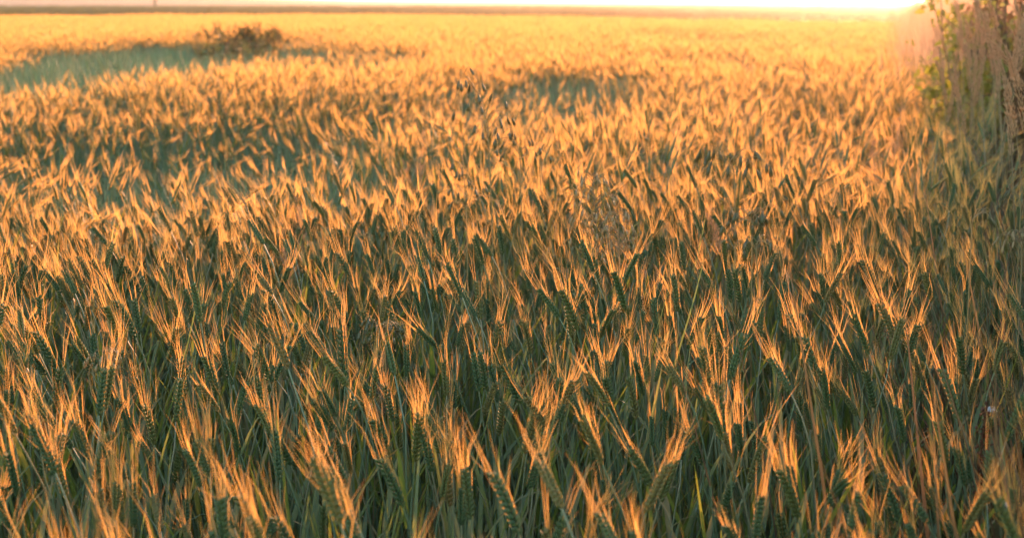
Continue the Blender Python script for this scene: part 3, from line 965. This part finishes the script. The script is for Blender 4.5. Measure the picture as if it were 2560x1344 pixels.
put_oat(2.55, (2560, 980), (2556, 620), (2548, 580), 9, M['dryoat'], .014, reach=.05, dense=5, label='dry pale oat panicle at the right edge below the reeds', group=WG)
put_oat(2.3, (262, 1050), (262, 920), (270, 870), 7, M['dryoat'], .014, reach=.035, dense=4, label='little dry oat panicle beside a dark ear in the left foreground', group=WG)

def silky(r, h, L, wd, n, lean):
    st, pn = MB(), MB()
    end = np.array([lean * .6, 0, h]); tip = np.array([lean, 0, h + L])
    P = bez((0, 0, 0), (0, 0, h * .6), end, 8); tube(st, P, np.linspace(.0016, .0010, 8), 4)
    tube(st, [end, (end + tip) / 2, tip], [.0010, .0008, .0003], 3)
    for i in range(n):
        u = r.uniform(0, .97); c = end + (tip - end) * u
        for j in range(3):
            ph = r.uniform(0, 6.28); o = np.array([math.cos(ph), math.sin(ph), 0])
            l = wd * (1 - u * .75) * r.uniform(.3, 1.1)
            q = c + o * l * .75 + np.array([0, 0, l * .7])
            strip(pn, [c, (c + q) / 2, q], [.0005, .0004, .0003], np.cross(o, [0, 0, 1]) + np.array([0.1, 0, 0]), 0, r.random())
            for m in range(3):
                s_ = c + (q - c) * r.uniform(.45, 1.05) + r.normal(0, .003, 3)
                lens(pn, s_, o + np.array([0, 0, 1.2]), [1, 0, 0], .0042, .0014, .0014, 0, r.random(), rings=((.45, 1),), k=3)
    return [('stem', st.mesh('stem', [M['reed']])), ('panicle', pn.mesh('panicle', [M['silky']]), True)]
sk = [silky(re_, 1.0, .18, .06, 46, -.05), silky(re_, 1.0, .20, .07, 54, .05), silky(re_, 1.0, .15, .055, 40, -.10)]
SG = 'silky pink grass panicles in the wheat'
for px, py, Y, k, lab in [
    (740, 490, 4.0, 0, 'airy pink panicle above the golden awns left of the centre'), (700, 585, 3.4, 2, 'airy pink panicle just below and left of the one left of the centre'),
    (1060, 335, 5.2, 1, 'airy pink panicle before the grey green patch left of the tallest oat'), (1010, 400, 4.8, 0, 'airy pink panicle left of the small green oat'),
    (1420, 395, 5.0, 1, 'airy pink panicle behind the dense dry oat panicle'), (1770, 480, 3.6, 2, 'pale silky panicle left of the arching wild oat'),
    (2255, 275, 5.2, 1, 'sparkling silky panicle near the right margin, tallest of its pair'), (2180, 330, 4.9, 0, 'silky panicle left of the sparkling one near the right margin'),
    (1880, 250, 6.5, 1, 'airy pink panicle in the glowing crop, upper right'), (1690, 290, 6.2, 0, 'airy pink panicle right of the upper grey green patch'),
    (2200, 690, 2.9, 2, 'small silky panicle above the ear with the bright tuft, right foreground'), (960, 900, 2.6, 1, 'dull silky panicle in the shade of the lower middle'),
    (1300, 345, 5.4, 2, 'airy pink panicle right of the tallest wild oat')]:
    T = at_y(px, py, Y)
    build('silky_grass', sk[k], (T.x - [-.05, .05, -.1][k] * T.z / 1.18, Y, 0), 0, T.z / 1.18, lab, 'grass', SG)

def spike(r, foot, end, tip):
    st, sp_ = MB(), MB()
    f = np.zeros(3); e, t = np.array(end) - foot, np.array(tip) - foot
    P = bez(f, (e[0] * .7, 0, e[2] * .6), e, 9); tube(st, P, np.linspace(.002, .0012, 9), 4)
    A = bez(e, e + unit(P[-1] - P[-2]) * np.linalg.norm(t - e) * .5, t, 10); tube(st, A, np.linspace(.0012, .0006, 10), 4)
    for i in range(18):
        u = i / 18; k = min(8, int(u * 9)); c = A[k] + (A[k + 1] - A[k]) * (u * 9 - k); d = unit(A[k + 1] - A[k])
        lens(sp_, c, d + np.array([.28 * (1 if i % 2 else -1), 0, 0]), [1, 0, 0], .013, .0035, .003, 0, r.random(), rings=((.4, 1), (.7, .6)))
    return [('stem', st.mesh('stem', [M['reed']])), ('spike', sp_.mesh('spike', [M['dryoat']]))]
b = at_y(690, 800, 3.3); f = np.array([b.x + .02, 3.3, 0])
build('ryegrass', spike(ro, f, np.array(at_y(622, 545, 3.3)), np.array(at_y(568, 458, 3.3))), f, 0, 1, 'thin brown grass spike leaning left on a long dark stem, left of centre', 'grass')

# red brown dock in the lower right
T = at_y(2468, 1010, 2.25)
st, sd = MB(), MB()
h = T.z
tube(st, [(.02, 0, 0), (.01, 0, h * .5), (-.01, 0, h * .85), (0, 0, h)], [.004, .0035, .0025, .0015], 6)
for i in range(90):
    u = .80 + .20 * re_.random() ** .8
    lens(sd, np.array([re_.normal(-.002, .007), re_.normal(0, .007), h * u]), re_.normal(0, .6, 3) + np.array([0, 0, .4]), [1, 0, 0], re_.uniform(.005, .010), .006, .004, 0, re_.random(), rings=((.5, 1),), k=5)
build('dock', [('stem', st.mesh('stem', [M['dock']])), ('seed_head', sd.mesh('seed_head', [M['dock']]), True)], (T.x, 2.25, 0), 0, 1, 'red brown dried dock stalk with knobbly seeds in the lower right', 'weed')

def daisy(r, h, n, R_):
    st, hd, pt = MB(), MB(), []
    tube(st, [(0, 0, 0), (.01, 0, h * .5), (0, 0, h)], [.0018, .0015, .0011], 5)
    lens(hd, (0, 0, h - .002), (0, -.2, 1), [1, 0, 0], .008, .009, .009, 0, .3, k=8)
    for i in range(n):
        q = 2 * math.pi * i / n; o = np.array([math.cos(q), math.sin(q), 0])
        m = MB(); c = np.array([0, 0, h + .002])
        blade(m, [c + o * .003, c + o * R_ * .6 + np.array([0, 0, .001]), c + o * R_ - np.array([0, 0, .005])], [.003, .005, .002], [-o[1], o[0], 0], 0, r.random(), .1)
        pt.append(('petal', m.mesh('petal', [M['petal']])))
    return [('stem', st.mesh('stem', [M['stem']])), ('disc', hd.mesh('disc', [M['dryoat']]))] + pt
for px, py, Y, R_, lab in [(2524, 1262, 2.0, .010, 'white daisy deep in the shade near the bottom right corner'), (2480, 1022, 2.35, .009, 'tiny white flower right of the red brown dock')]:
    T = at_y(px, py, Y)
    build('daisy', daisy(re_, T.z, 13, R_), (T.x, Y, 0), re_.uniform(0, 6), 1, lab, 'flower')

# ------------------------------------------------------------------ the dusty evening air
hz, hn, hl = new_mat('haze')
pv = hn.new('ShaderNodeVolumePrincipled')
pv.inputs['Color'].default_value = (.92, .80, .76, 1)
pv.inputs['Density'].default_value = 0.00038
pv.inputs['Anisotropy'].default_value = 0.88
ho = hn.new('ShaderNodeOutputMaterial'); hl.new(pv.outputs[0], ho.inputs['Volume'])
hb = MB()
X, Y0, Y1, Z0, Z1 = 6500, -100, 9500, -1.0, 11.0
hb.add([(-X, Y0, Z0), (X, Y0, Z0), (X, Y1, Z0), (-X, Y1, Z0), (-X, Y0, Z1), (X, Y0, Z1), (X, Y1, Z1), (-X, Y1, Z1)],
       [(3, 2, 1, 0), (4, 5, 6, 7), (0, 1, 5, 4), (1, 2, 6, 5), (2, 3, 7, 6), (3, 0, 4, 7)])
tag(link('haze', hb.mesh('haze', [hz])), 'warm dusty evening air over the field', 'haze', None, 'stuff')
